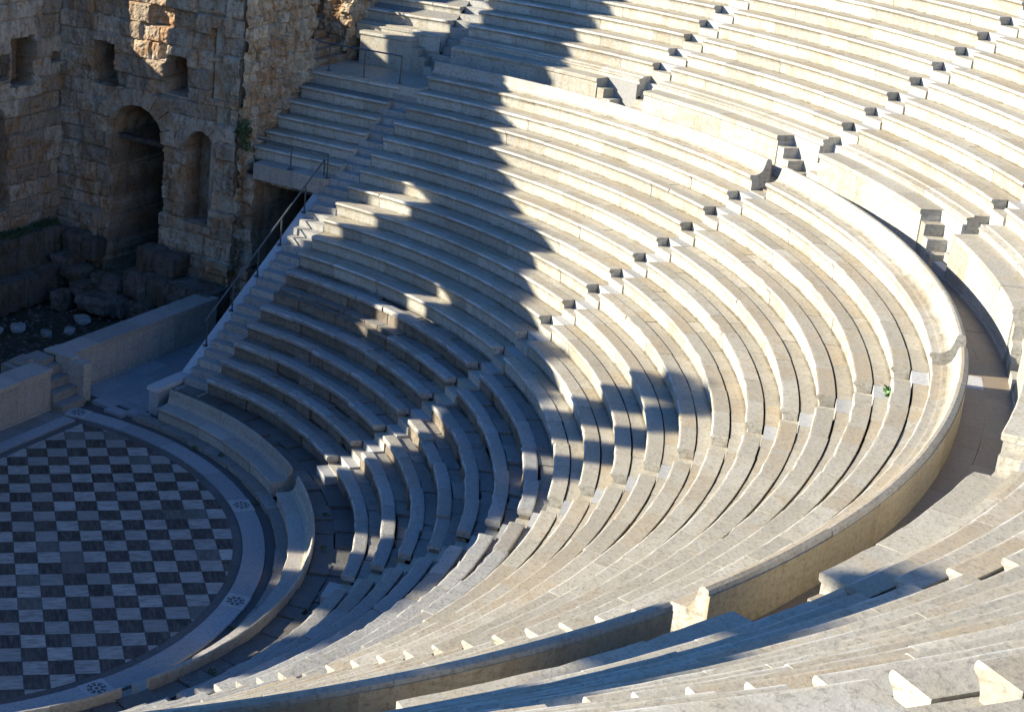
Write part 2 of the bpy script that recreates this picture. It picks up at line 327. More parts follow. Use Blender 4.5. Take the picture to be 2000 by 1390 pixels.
# ------------------------------------------------------------------ orchestra floor
def orchestra():
    T = .6; ga = radians(45.5659); G0 = (-6.4526, -2.5776)
    eu = (-cos(ga), -sin(ga)); ei = (-sin(ga), cos(ga))
    circ = [(8.72*cos(2*pi*k/120), 8.72*sin(2*pi*k/120)) for k in range(120)]
    YB = -1.36
    def clip(poly, planes):
        for (nx, ny, d) in planes:      # keep nx*x+ny*y<=d
            outp = []
            for k in range(len(poly)):
                a, b = poly[k], poly[(k+1) % len(poly)]
                da, db = nx*a[0]+ny*a[1]-d, nx*b[0]+ny*b[1]-d
                if da <= 0: outp.append(a)
                if (da < 0 < db) or (db < 0 < da):
                    s = da/(da-db); outp.append((a[0]+(b[0]-a[0])*s, a[1]+(b[1]-a[1])*s))
            poly = outp
            if len(poly) < 3: return []
        return poly
    planes = [(cos(2*pi*k/120), sin(2*pi*k/120), 8.72) for k in range(120)]+[(0, -1, -YB)]
    mats = {0: MB(), 1: MB(), 2: MB()}; uvs = {0: [], 1: [], 2: []}
    for i in range(-22, 34):
        for j in range(-14, 40):
            g_ = .008/T; q = []
            for a, b in ((g_, g_), (1-g_, g_), (1-g_, 1-g_), (g_, 1-g_)):
                q.append((G0[0]+T*((i+a)*ei[0]-(j+b)*eu[0]), G0[1]+T*((i+a)*ei[1]-(j+b)*eu[1])))
            cx = sum(p[0] for p in q)/4; cy = sum(p[1] for p in q)/4
            if cx*cx+cy*cy > 9.2**2 or cy < YB-.5: continue
            pl = clip(q, planes)
            if len(pl) < 3: continue
            light = (i+j) % 2 == 0
            k = 1 if light else (2 if random.random() < .07 else 0)
            if light and random.random() < .02: k = 2
            if pl[0] and (pl[0][0]*(pl[1][1])-pl[1][0]*pl[0][1]): pass
            area = sum(pl[m][0]*pl[(m+1) % len(pl)][1]-pl[(m+1) % len(pl)][0]*pl[m][1] for m in range(len(pl)))
            if area < 0: pl = pl[::-1]
            zz = .012+random.gauss(0, .0012)
            mats[k].add([(x, y, zz) for x, y in pl], [tuple(range(len(pl)))], tone())
            for x, y in pl:
                dx, dy = x-G0[0], y-G0[1]
                uvs[k].append(((dx*ei[0]+dy*ei[1])/T, (dx*eu[0]+dy*eu[1])/T))
    me = MB(); allf = []
    base = sheet("orchestra_floor", [(-14.2, -3.45), (14.2, -3.45), (14.2, 0), (11.9, 8), (8, 12), (0, 14), (-8, 12), (-11.9, 8), (-14.2, 0)], M_DRK, 0.0); tag(base, kind='structure')
    for k, nm, mt in ((0, "dark_paving", M_TD), (1, "light_paving", M_TL), (2, "grey_paving", M_TM)):
        o = mats[k].build(nm, mt, base)
        uvl = o.data.uv_layers.new(name="UVMap"); u = np.zeros((len(o.data.loops), 2), np.float32)
        for li, l in enumerate(o.data.loops): u[li] = uvs[k][l.vertex_index]
        uvl.data.foreach_set("uv", u.ravel())
    mb = MB()       # grey slab ring round the tiles
    for (ra, rb, mt) in ((8.73, 8.975, 'g'),):
        sweep(mb, [(ra, -.05), (ra, .010), (rb, .010), (rb, -.05)], arc, lambda r: radians(-8.7), lambda r: radians(188.7), 1.3, .3, .006, .002, .001, 0)
    box(mb, -8.55, 8.55, -1.60, -1.37, -.05, .009, (.3, .3, .3))
    o = mb.build("grey_border", M_DRK, base)
    mb = MB()       # white marble band
    sweep(mb, [(8.985, -.05), (8.985, .05), (9.0, .058), (9.57, .058), (9.58, .05), (9.58, -.05)], arc, lambda r: radians(-11.5), lambda r: radians(191.5), 1.9, .3, .004, .003, .001, 0)
    x = -8.6
    while x < 8.6:
        L = rnd(1.4, 2.2); box(mb, x, min(8.6, x+L-.004), -2.10, -1.63, -.05, .05+rnd(-.001, .001), tone()); x += L
    mb.build("white_border", M_WHT, base)
    mb = MB()       # slabs between band and stage front
    x = -9.4
    while x < 9.4:
        L = rnd(.9, 1.8); box(mb, x, min(9.4, x+L-.006), -2.75, -2.12, -.05, .022+rnd(-.004, .004), (rnd(.1, .6), rnd(0, 1), rnd(0, 1))); x += L
    mb.build("front_slabs", M_OLD, base)
    # rosette slabs
    for th in (-12.0, 37.9, 72.1, 105.9, 140.3, 192.0):
        t = radians(th); c = arc(9.29, t, 0); er = (-cos(t), sin(t)); et = (sin(t), cos(t))
        r_ = MB(); obox(r_, c, er, et, (-.30, .30), (-.34, .34), -.04, .072, (.8, .2, .2))
        s = r_.build("rosette_slab", M_NEW, base)
        f = MB()
        for k in range(8):
            a = 2*pi*k/8+.2
            for (ra, rb, wd) in ((.10, .17, .045), (.185, .225, .06)):
                ca, sa = cos(a), sin(a); q = []
                for (rr, ww) in ((ra, -wd*.6), (ra, wd*.6), (rb, wd), (rb, -wd)):
                    px, py = rr*ca-ww*sa, rr*sa+ww*ca
                    q.append((c[0]+er[0]*px+et[0]*py, c[1]+er[1]*px+et[1]*py, .076))
                q = q[::-1]; f.add(q, [(0, 1, 2, 3)])
        q = [(c[0]+.045*cos(2*pi*k/10), c[1]+.045*sin(2*pi*k/10), .076) for k in range(10)]; f.add(q, [tuple(range(10))])
        f.build("rosette_inlay", M_INK, s)
orchestra()
# rough paving ring between the channel and the lowest row, with the channel kerb
mb = MB()
A_, B_ = end_y(-.4), mirror_y(-.4)
sweep(mb, [(9.86, -.05), (9.86, .16), (10.24, .17), (10.24, -.05)], arc, A_, B_, 1.1, .3, .02, .02, .012, .006, (1, 2))
kerb = mb.build("channel_kerb", M_OLD); tag(kerb, "low worn marble kerb running round the dark channel of the orchestra", "kerb")
mb = MB()
for ra, rb in ((10.84, 11.35), (11.355, 12.1)):
    sweep(mb, [(ra, -.05), (ra, .74), (rb, .75), (rb, -.05)], arc, end_y(.2), mirror_y(.2), .8, .25, .03, .02, .03, .01, (1, 2))
o = mb.build("walkway", M_PAV); tag(o, kind='structure')

# front row of honour benches
def prohedria(A, B, label, steps):
    t = empty("honour_bench", arc(10.5, (A(10.5)+B(10.5))/2, 0), label, "bench", "front row benches with a backrest")
    mb = MB(); sweep(mb, [(10.22, .1), (10.22, .40), (10.19, .46), (10.17, .52), (10.19, .56), (10.62, .56), (10.62, .1)], arc, A, B, 1.6, .3, .006, .01, .006, .006, (3, 4)); mb.build("seat", M_STG, t)
    mb = MB(); sweep(mb, [(10.60, .1), (10.60, .57), (10.68, .60), (10.73, .72), (10.765, .97), (10.79, 1.01), (10.82, 1.0), (10.835, .95), (10.84, .1)], arc, A, B, 2.2, .25, .005, .006, .004, .003, (5, 6, 7)); mb.build("backrest", M_MAR if steps else M_STG, t)
    return t
prohedria(end_y(.35), end_a(AIS[0], -.35), "long curved honour bench with broken seat front beside the ramp foot", 0)
prohedria(end_a(AIS[0], .30), end_a(AIS[2], -.40), "longest curved honour bench with honey coloured back, crossed by one small patch of sun", 1)
prohedria(end_a(AIS[2], .30), mirror_y(.35), "curved honour bench cut by the bottom left edge of the photo", 1)

# ================================================================== lower seating wedges
ends = [(end_y(Y0), end_a(AIS[0], -HW))]+[(end_a(AIS[i], HW), end_a(AIS[i+1], -HW)) for i in range(3)]+[(end_a(AIS[3], HW), mirror_y(Y0))]
lab = ["lower seating wedge beside the sloping parapet, mostly in shade with worn broken bottom rows",
       "lower seating wedge between first and second stairways, its bottom rows striped by shade",
       "lower seating wedge at the centre of the bowl, between the second and third stairways",
       "near lower seating wedge beyond the third stairway, seen behind its long backrest wall",
       "lower seating wedge at the near end of the bowl, past the fourth stairway"]
for wi, (A, B) in enumerate(ends):
    t = empty("seating_wedge", arc(17, (A(17)+B(17))/2, 0), lab[wi], "seating", "lower seating wedges")
    for k in range(18):
        r, z = R0+DR*k, Z0+DZ*k; seat, ft = row_prof(r, z, DR)
        mb = MB(); old = k < 7 and wi < 4
        wl = (.020 if k < 6 else .010) if old else .0035
        if old:
            slab = [(r+.05, z-.165, -.8), (r+.02, z-.155, -.6), (r+.0, z-.12, 0), (r-.006, z-.035, .6), (r+.002, z-.012, 1), (r+.016, z, 1), (r+.055, z+.001, 0), (r+.31, z-.002, 0), (r+.345, z-.008, -.6), (r+.35, z-.165, -.8)]
            A2 = A if not (wi == 0 and k == 5) else (lambda r: A(r)+.60*(B(r)-A(r)))
            sweep(mb, slab, arc, A2, B, 1.6, .22, .016, .016, .011, .009, (2, 3, 4, 5), skip=.03 if k else 0)
        else:
            sweep(mb, seat, arc, A, B, 1.5, .32, .005, .005, .003, .0035, LIP)
            sweep(mb, ft, arc, A, B, 1.2, .5, .006, 0.003, .004, .002, (1, 2))
        o = mb.build("seat_row", M_SLB if old else M_MAR, t)
        if old:
            mu = MB(); fz = z-.062
            sweep(mu, [(r+.36, z-.5, -1.5), (r+.36, fz, -.8), (r+.40, fz+.005, 0), (r+DR-.02, fz, 0), (r+DR+.09, fz, -1.2), (r+DR+.12, z-.5, 0)], arc, A, B, .95, .25, .035, 0.012, .020, .012, (1, 2, 3), skip=.03); mu.build("footwell", M_OLD, o).matrix_parent_inverse = Matrix.Identity(4)
        if old:
            mu = MB(); sweep(mu, [(r+.075, z-.5, -1), (r+.072, z-.38, 0), (r+.065, z-.15, -.8), (r+.30, z-.15), (r+.30, z-.5)], arc, A, B, .9, .22, .012, .03, .015, .02, (0, 1)); mu.build("seat_base", M_BASE, o).matrix_parent_inverse = Matrix.Identity(4)
        if k == 5 and wi == 0: o['label'] = "rough broken seat row with missing front edge"
    r, z = R0+DR*18, Z0+DZ*18
    mb = MB(); sweep(mb, back_prof(r, z), arc, A, B, 2.6, .3, .004, .004, .004, .003, (4, 5, 6)); br = mb.build("backrest_row", M_MAR, t)
    mb = MB(); sweep(mb, [(RBK-.02, ZD-.05, -1), (RBK-.02, z+.37), (RBK+.018, z+.365), (RBK+.020, ZD+.05), (RBK+.020, ZD-.05, -1)], arc, A, B, 2.6, .35, .001, .001, .001, 0, ()); mb.build("bounce_tint_skin", M_BOUNCE, t)  # thin skin on the outer face, bounce light painted into its colour
    # dark solid core under the rows so that no light leaks through the joints
    mb = MB(); core = [(R0+.3, -.3), (R0+.3, Z0-.62), (R0+DR*18+.3, Z0+DZ*18-.62), (R0+DR*18+.3, -.3)]
    sweep(mb, core, arc, A, B, 99, .6, 0, 0, 0, 0); mb.build("core", M_OLD, t)

# stairways of the lower tier
def stairway(th, label, nrows, r0, dr, z0, dz, extra_low=(), extra_top=(), lo=-HW, hi=HW, line_y=None, grp="stairways of the lower seating"):
    c = arc(r0+dr*nrows/2, th, 0) if line_y is None else (-(r0+dr*nrows/2), line_y, 0)
    t = empty("stairway", c, label, "stairs", grp)
    er = (-cos(th), sin(th)) if line_y is None else (-1, 0); et = (sin(th), cos(th)) if line_y is None else (0, 1)
    O = (0, 0) if line_y is None else (0, line_y)
    lst = list(extra_low)
    for k in range(nrows):
        r, z = r0+dr*k, z0+dz*k
        lst.append((r+.03, r+.385, z-.022-dz/2)); lst.append((r+.385, r+dr+.03, z-.022))
    lst += list(extra_top)
    for n, (ra, rb, z) in enumerate(lst):
        mb = MB(); obox(mb, O, er, et, (ra+rnd(-.004, .004), rb+.10), (lo+.006, hi-.006), z-.6, z+rnd(-.006, .004), (rnd(.3, 1), rnd(0, .5), rnd(0, .4)), .002)
        mb.build("step", M_NEW if ((n-len(extra_low)) % 2 == 1 and random.random() < .75 and line_y is None) else (M_SLB if line_y is not None else M_MAR), t)
    return t
stl = ["first stairway right of the parapet ramp, running up to the dark gap in the backrest",
       "second stairway, climbing past the green tuft to the notch in the backrest",
       "third stairway, hidden behind a line of white seat ends",
       "fourth stairway at the near side of the lower seating"]
for i, th in enumerate(AIS):
    stairway(th, stl[i], 18, R0, DR, Z0, DZ, extra_low=[(R0-.30, R0+.03, Z0-.28)], extra_top=[(R0+DR*18+.03, R0+DR*18+.4, ZD-.06), (R0+DR*18+.4, 24.75, ZD+.004)])

# ================================================================== middle walkway
mb = MB()
for ra, rb in ((24.2, 24.86), (24.865, 25.5)):
    sweep(mb, [(ra, ZD-.5), (ra, ZD), (rb, ZD+.002), (rb, ZD-.5)], arc, lambda r: radians(2.4), lambda r: radians(177.6), 1.3, .4, .003, .004, .003, .001, (1, 2))
o = mb.build("middle_walkway", M_FLR); tag(o, kind='structure')
mb = MB(); sweep(mb, [(23.2, ZD-.5), (23.2, ZD), (25.75, ZD+.002), (25.75, ZD-.5)], line, lambda r: -3.45, lambda r: 1.05, 1.0, .5, .004, 0, .003, .001, (1, 2))
o = mb.build("landing", M_MAR); tag(o, kind='structure')

# ================================================================== upper seating wedges with the wall under them
UN = 14
uends = [(end_y(.95), end_a(UAIS[0], -HW))]+[(end_a(UAIS[i], HW), end_a(UAIS[i+1], -HW)) for i in range(8)]
ulab = ["upper seating wedge right of the short straight block, its left half in shade",
        "upper seating wedge between the two nearest dark stair gaps at the top centre",
        "upper seating wedge between the second and third stair gaps, running off the top",
        "upper seating wedge at the right edge whose wall throws the curved shade line",
        "upper seating wedge whose wall end shows as pale profile at the right edge",
        "upper seating wedge with wide grey podium slab right of the honey backrest wall",
        "near upper seating wedge crossed by the long blue band of shade",
        "nearest upper seating wedge with white seat ends at the bottom right",
        "last upper seating wedge, past the bottom edge of the photo"]
wlab = ["pale walkway wall in the shadow edge, left of the first side steps", "sunlit walkway wall between first and second side steps",
        "sunlit walkway wall between second and third side steps", "curving walkway wall at the right with dark shade along its foot",
        "short walkway wall seen end on at the right edge", "low walkway wall under the wide grey slab", "walkway wall under the long shaded slab at the bottom",
        "near walkway wall below the bottom edge of the photo", "last walkway wall past the fourth side steps"]
SF = 1.25      # length of the side flight cut into each podium
for wi, (A, B) in enumerate(uends):
    t = empty("seating_wedge", arc(30, (A(30)+B(30))/2, 0), ulab[wi], "seating", "upper seating wedges")
    mb = MB(); p = [(25.96, ZP-.4), (25.96, ZP+.09), (25.93, ZP+.13), (25.93, ZP+.17), (26.10, ZP+.20), (26.10, ZP+.24), (26.62, ZP+.24), (26.62, ZP-.4)]
    sweep(mb, p, arc, A, B, 1.5, .35, .005, .004, .003, .003, (2, 3)); mb.build("foot_step", M_MAR, t)
    for k in range(UN):
        r, z = UR0+UDR*k, UZ0+UDZ*k; seat, ft = row_prof(r, z, UDR)
        mb = MB(); sweep(mb, seat, arc, A, B, 1.6, .35, .005, .004, .003, .003, LIP)
        sweep(mb, ft, arc, A, B, 1.3, .5, .006, .003, .003, .002, (1, 2)); mb.build("seat_row", M_MAR, t)
    mb = MB(); core = [(UR0+.3, 8.3), (UR0+.3, UZ0-.62), (UR0+UDR*UN+.1, UZ0+UDZ*UN-.62), (UR0+UDR*UN+.1, 8.3)]
    sweep(mb, core, arc, A, B, 99, .6, 0, 0, 0, 0); mb.build("core", M_OLD, t)
    # walkway wall: shaped front with a cap, cut back at its right end for the side flight
    t = empty("walkway_wall", arc(25.5, (A(25)+B(25))/2, ZD), wlab[wi], "wall", "walls along the middle walkway")
    th = UAIS[wi]; Bc = end_a(th, -HW-SF)
    mb = MB(); front = [(RPOD+.05, ZD-.3), (RPOD+.05, ZD+.10), (RPOD+.06, ZP-.20), (RPOD+.04, ZP-.14), (RPOD+.02, ZP-.13), (RPOD+.02, ZP-.28*0-.15), (25.86, ZP-.15), (25.86, ZD-.3)]
    front = [(RPOD+.0, ZD-.3), (RPOD+.0, ZD+.07), (RPOD+.03, ZD+.09), (RPOD+.035, ZP-.15), (25.88, ZP-.15), (25.88, ZD-.3)]
    sweep(mb, front, arc, A, Bc, 1.3, .35, .004, .002, .002, .001, (2, 3)); mb.build("wall_face", M_MAR, t)
    mb = MB(); cap = [(RPOD+.02, ZP-.147), (RPOD-.005, ZP-.12), (RPOD-.01, ZP-.02), (RPOD+.01, ZP), (25.95, ZP), (25.95, ZP-.147)]
    sweep(mb, cap, arc, A, Bc, 1.7, .35, .005, .004, .003, .004, (1, 2, 3)); mb.build("cap_slab", M_MAR, t)
    mb = MB(); sweep(mb, [(25.87, ZD-.3), (25.87, ZP-.001), (25.955, ZP-.001), (25.955, ZD-.3)], arc, Bc, B, 9, .4, .004, 0, 0, 0); mb.build("flight_back", M_NEW, t)
    # side flight, risers facing the stairway
    for k in range(4):
        zz = ZP-.30*(k+1)+.0; a0, a1 = -HW-SF+.31*k, -HW-SF+.31*(k+1)
        if k == 3: zz = ZD+.02; a1 = -HW
        if k == 3: continue
        mb = MB(); er = (-cos(th), sin(th)); et = (sin(th), cos(th))
        obox(mb, (0, 0), er, et, (RPOD+.01, 25.868), (a0, a1), ZD-.2, zz, None, .003); mb.build("side_step", M_MAR, t)
for i, th in enumerate(UAIS):
    nm = ["first", "second", "third", "fourth", "fifth", "sixth", "seventh", "eighth", "ninth"][i]
    lows = [(25.34, 25.58, ZD+.24), (25.58, 25.82, ZD+.48), (25.82, 26.06, ZD+.72), (26.06, 26.28, ZD+.98), (26.28, 26.47, ZD+1.24)]
    stairway(th, f"{nm} upper stairway counted from the stage side, climbing from the middle walkway", UN, UR0, UDR, UZ0, UDZ, extra_low=lows, grp="stairways of the upper seating")

# ================================================================== straight blocks beside the stage building
t = empty("seating_block", (-21.4, -1.6, 0), "short straight block of seats over the dark passage, against the ruined wall", "seating")
for k in range(12, 18):
    r, z = R0+DR*k, Z0+DZ*k; seat, ft = row_prof(r, z, DR)
    mb = MB(); sweep(mb, seat, line, lambda r: -3.42, lambda r: .22, 1.3, .4, .005, .004, .003, .003, LIP)
    if k < 17: sweep(mb, ft, line, lambda r: -3.42, lambda r: .22, 1.2, .5, .006, .003, .003, .002, (1, 2))
    mb.build("seat_row", M_MAR, t)
mb = MB(); sweep(mb, [(19.25, 5.55), (19.22, 6.12), (20.0, 6.12), (20.0, 5.55)], line, lambda r: -2.98, lambda r: .0, 1.4, .3, .006, .02, .01, .006, (0, 1)); mb.build("landing_slab", M_STG, t)
mb = MB(); box(mb, -23.6, -20.3, -3.42, .2, 5.2, 6.15); box(mb, -25.3, -22.6, -3.42, .2, 5.2, 8.3); mb.build("core", M_OLD, t)

t = empty("seating_block", (-27.5, -1.5, 0), "short straight upper block of seats at the top left, lit by a patch of sun", "seating")
for k in range(8):
    r, z = UR0+.1+UDR*k, UZ0+UDZ*k; seat, ft = row_prof(r, z, UDR)
    mb = MB(); sweep(mb, seat, line, lambda r: -3.42, lambda r: .12, 1.4, .4, .005, .004, .003, .003, LIP)
    sweep(mb, ft, line, lambda r: -3.42, lambda r: .12, 1.2, .5, .006, .003, .003, .002, (1, 2)); mb.build("seat_row", M_MAR, t)
mb = MB(); sweep(mb, [(25.96, ZP-.4), (25.96, ZP+.09), (25.93, ZP+.13), (25.93, ZP+.17), (26.10, ZP+.20), (26.10, ZP+.24), (26.62, ZP+.24), (26.62, ZP-.4)], line, lambda r: -3.42, lambda r: .12, 1.4, .4, .005, .004, .003, .003, (2, 3)); mb.build("foot_step", M_MAR, t)
mb = MB(); sweep(mb, [(26.9, 8.3), (26.9, UZ0-.1), (UR0+UDR*8, UZ0+UDZ*7.2), (UR0+UDR*8, 8.3)], line, lambda r: -3.42, lambda r: .12, 99, 2, 0, 0, 0, 0); mb.build("core", M_OLD, t)
t = empty("walkway_wall", (-25.7, -1.5, ZD), "straight shaded walkway wall with small steps at its right end, behind the upper handrail", "wall", "walls along the middle walkway")
mb = MB(); sweep(mb, [(25.52, ZD-.3), (25.52, ZP-.15), (26.0, ZP-.15), (26.0, ZD-.3)], line, lambda r: -2.95, lambda r: -.75, 1.2, .5, .005, .003, .002, .001, ()); mb.build("wall_face", M_MAR, t)
mb = MB(); sweep(mb, [(25.50, ZP-.147), (25.47, ZP-.10), (25.48, ZP), (26.06, ZP), (26.06, ZP-.147)], line, lambda r: -2.98, lambda r: -.75, 1.5, .4, .005, .004, .003, .003, (1, 2)); mb.build("cap_slab", M_MAR, t)
for k in range(3):
    mb = MB(); box(mb, -26.0, -25.50, -.745+.29*k, -.46+.29*k, ZD-.2, ZP-.3*(k+1), None, .002); mb.build("side_step", M_MAR, t)
mb = MB(); box(mb, -26.05, -26.003, -.74, .12, ZD-.2, ZP, None, 0); mb.build("flight_back", M_MAR, t)
stairway(0, "stairway at the stage end of the upper seating, half lit at the top left", 8, UR0+.1, UDR, UZ0, UDZ, extra_low=[(25.45, 25.7, ZD+.24), (25.7, 25.95, ZD+.48), (25.95, 26.2, ZD+.72), (26.2, 26.4, ZD+.98), (26.4, 26.55, ZD+1.24)], lo=-.40, hi=.40, line_y=.54, grp="stairways of the upper seating")

# stairs beside the parapet
stairway(0, "stairway climbing beside the sloping white parapet at the stage end", 18, R0, DR, Z0, DZ, extra_low=[(11.0, 11.4, .35), (11.4, 11.88, .75)], extra_top=[(R0+DR*18, 24.4, ZD-.004)], lo=-.50, hi=.48, line_y=.50)

# sloping parapet
t = empty("sloping_parapet", (-11, -.25, 0), "white sloping marble parapet rising from a square end block beside the stairs", "parapet")
mb = MB(); box(mb, -12.4, -10.72, -.44, -.08, 0, .80, (.6, .7, .1)); mb.build("end_block", M_NEW, t)
mb = MB()
vs = []
for (x, z) in ((-12.38, .80), (-10.66, .80), (-10.66, .93), (-12.38, .93)):
    vs += [(x, -.49, z), (x, -.03, z)]
mb.add(vs, [(0, 2, 4, 6), (7, 5, 3, 1), (0, 1, 3, 2), (2, 3, 5, 4), (4, 5, 7, 6), (6, 7, 1, 0)]); mb.build("end_cap", M_RAMP, t)
SL = DZ/DR
for n in range(6):
    xa = 12.385+n*1.22; xb = xa+1.215; mb = MB(); vs = []
    for x in (xa, xb):
        zt = .93+(x-12.385)*SL
        for (y, z) in ((-.46, -.1 if x < 99 else 0), (-.46, zt), (-.05, zt), (-.05, -.1)): vs.append((-x, y, z))
    mb.add(vs, [(0, 1, 2, 3)[::-1], (4, 5, 6, 7), (0, 4, 5, 1)[::-1], (1, 5, 6, 2)[::-1], (2, 6, 7, 3)[::-1], (3, 7, 4, 0)[::-1]], (rnd(.5, 1), .2, .1)); mb.build("ramp_slab", M_RAMP, t)

# handrails
def handrail(label, posts, railpts, loc):
    t = empty("handrail", loc, label, "handrail")
    for (b, h) in posts:
        mb = MB(); tube(mb, [b, (b[0], b[1], b[2]+h)], .027, 8); mb.build("post", M_MET, t)
        mb = MB(); box(mb, b[0]-.10, b[0]+.10, b[1]-.07, b[1]+.07, b[2]-.02, b[2]+.015, (.5, .5, 0)); mb.build("base_plate", M_MET, t)
    mb = MB(); tube(mb, railpts, .030, 8); mb.build("rail", M_MET, t)
ps = [(-19.62, -.3, 5.93), (-18.57, -.3, 4.98), (-17.26, -.3, 4.11), (-16.03, -.3, 3.30), (-14.71, -.3, 2.43), (-13.4, -.3, 1.60)]
ps = [(x, y, .93+(-x-12.385)*SL) for x, y, z in ps]
handrail("grey steel handrail sloping down the white parapet to the stage", [(p, .93) for p in ps], [(p[0], p[1], p[2]+.94) for p in ps]+[(-13.25, -.3, ps[-1][2]+.84)], ps[-1])
handrail("grey steel handrail above the dark passage mouth", [((-19.42, -1.55, 6.13), .8), ((-19.45, -.06, 6.10), .82)], [(-19.42, -3.0, 6.93), (-19.42, -1.55, 6.93), (-19.45, -.06, 6.92)], (-19.42, -1.55, 6.1))
handrail("grey steel handrail on the landing at the top of the short straight block", [((-23.45, -2.9, 8.8), .98), ((-23.45, -1.4, 8.8), .98), ((-23.45, .1, 8.8), .98)], [(-23.45, -3.4, 9.78), (-23.45, -1.4, 9.78), (-23.45, .1, 9.78)], (-23.45, -1.4, 8.8))
#STAGE#
# ================================================================== stage wall (low front wall of the stage)
t = empty("stage_front_wall", (-13.8, -3.4, 0), "pale stage front wall right of the little stage steps, running into the dark passage", "wall", "walls along the stage front")
x = -17.9
while x < -10.25:
    L = min(rnd(.9, 1.6), -10.2-x); mb = MB(); box(mb, x, x+L-.004, -3.95, -3.25+rnd(-.004, .004), -.05, 1.24, (rnd(.3, .9), rnd(0, .6), rnd(0, .4)), 0); mb.build("wall_block", M_STG, t); x += L
for nm, y1, z0, z1 in (("base_moulding", -3.19, -.05, .10), ("cap_slab", -3.20, 1.243, 1.40)):
    mb = MB(); x = -17.9
    while x < -10.25:
        L = min(rnd(1.4, 2.4), -10.2-x)
        if nm == "cap_slab": box(mb, x, x+L-.005, -4.02, y1, z0, z1+rnd(-.005, .005), (rnd(.2, .6), rnd(0, 1), rnd(0, 1)))
        else: box(mb, x, x+L-.005, -3.26, y1, z0, z1)
        x += L
    mb.build(nm, M_STG, t)
t = empty("stage_front_wall", (0, -3.0, 0), "pale stage front wall left of the little stage steps, beside the checkered floor", "wall", "walls along the stage front")
x = -8.72
mb = MB()
while x < 9:
    L = rnd(.9, 1.5); box(mb, x, min(9.2, x+L-.004), -3.55, -2.80+rnd(-.003, .003), -.05, 1.26, (rnd(.4, 1), rnd(0, .6), rnd(0, .4))); x += L
mb.build("wall_face", M_STG, t)
mb = MB(); x = -8.72
while x < 9:
    L = rnd(1.4, 2.4); box(mb, x, min(9.2, x+L-.005), -3.62, -2.73, 1.263, 1.40+rnd(-.005, .005), (rnd(.2, .7), rnd(0, 1), rnd(0, 1))); x += L
mb.build("cap_slab", M_STG, t)
mb = MB(); box(mb, -8.72, 9.2, -2.85, -2.74, -.05, .09); mb.build("base_moulding", M_STG, t)
t = empty("gate_pillar", (-10, -3, 0), "square marble pillar between the stage steps and the right stage wall", "pillar")
mb = MB(); box(mb, -10.18, -9.82, -3.60, -2.40, -.02, 1.33, (.7, .5, .2), .004); mb.build("shaft", M_STG, t)
mb = MB(); box(mb, -10.19, -9.80, -4.1, -2.9, 1.332, 1.41, (.5, .5, .5), .004); mb.build("top_slab", M_STG, t)
t = empty("stage_steps", (-9.2, -2.8, 0), "four small steps climbing through the gap in the stage front wall", "stairs")
for k, (y, z) in enumerate(((-2.28, .27), (-2.66, .55), (-3.02, .83), (-3.38, 1.10))):
    mb = MB(); box(mb, -9.815, -8.725, -4.0 if k == 3 else y-.45, y, -.02, z, (rnd(.2, .7), rnd(0, 1), .5), .008); mb.build("step", M_OLD, t)
mb = MB(); box(mb, -9.79, -8.1, -4.35, -3.66, .2, 1.30, (.4, .4, .5), .01); box(mb, -9.0, -8.35, -4.25, -3.75, 1.30, 1.42, (.9, .8, .1), .02); mb.build("back_block", M_OLD, t)
# parodos paving
mb = MB(); x = -19.3
while x < -10.6:
    L = rnd(.8, 1.4); y = -3.18
    while y < -.5:
        W_ = rnd(.6, 1.0); box(mb, x, min(x+L-.006, -10.5), y, min(y+W_-.006, -.49), -.2, .035+rnd(-.004, .004), (rnd(.2, .7), rnd(0, .3), rnd(0, 1))); y += W_
    x += L
for xx, yy in ((-10.5, -.9), (-10.45, -2.2), (-10.2, -1.5)):
    box(mb, xx, xx+.42, yy, yy+.75, -.1, .09, (.4, .5, .5), .02)
o = mb.build("passage_paving", M_WHT); tag(o, kind='structure')
g2 = sheet("pit_ground", [(-19.2, -11.9), (19, -11.9), (19, -3.9), (-19.2, -3.9)], M_EARTH, -.32); tag(g2, kind='structure')

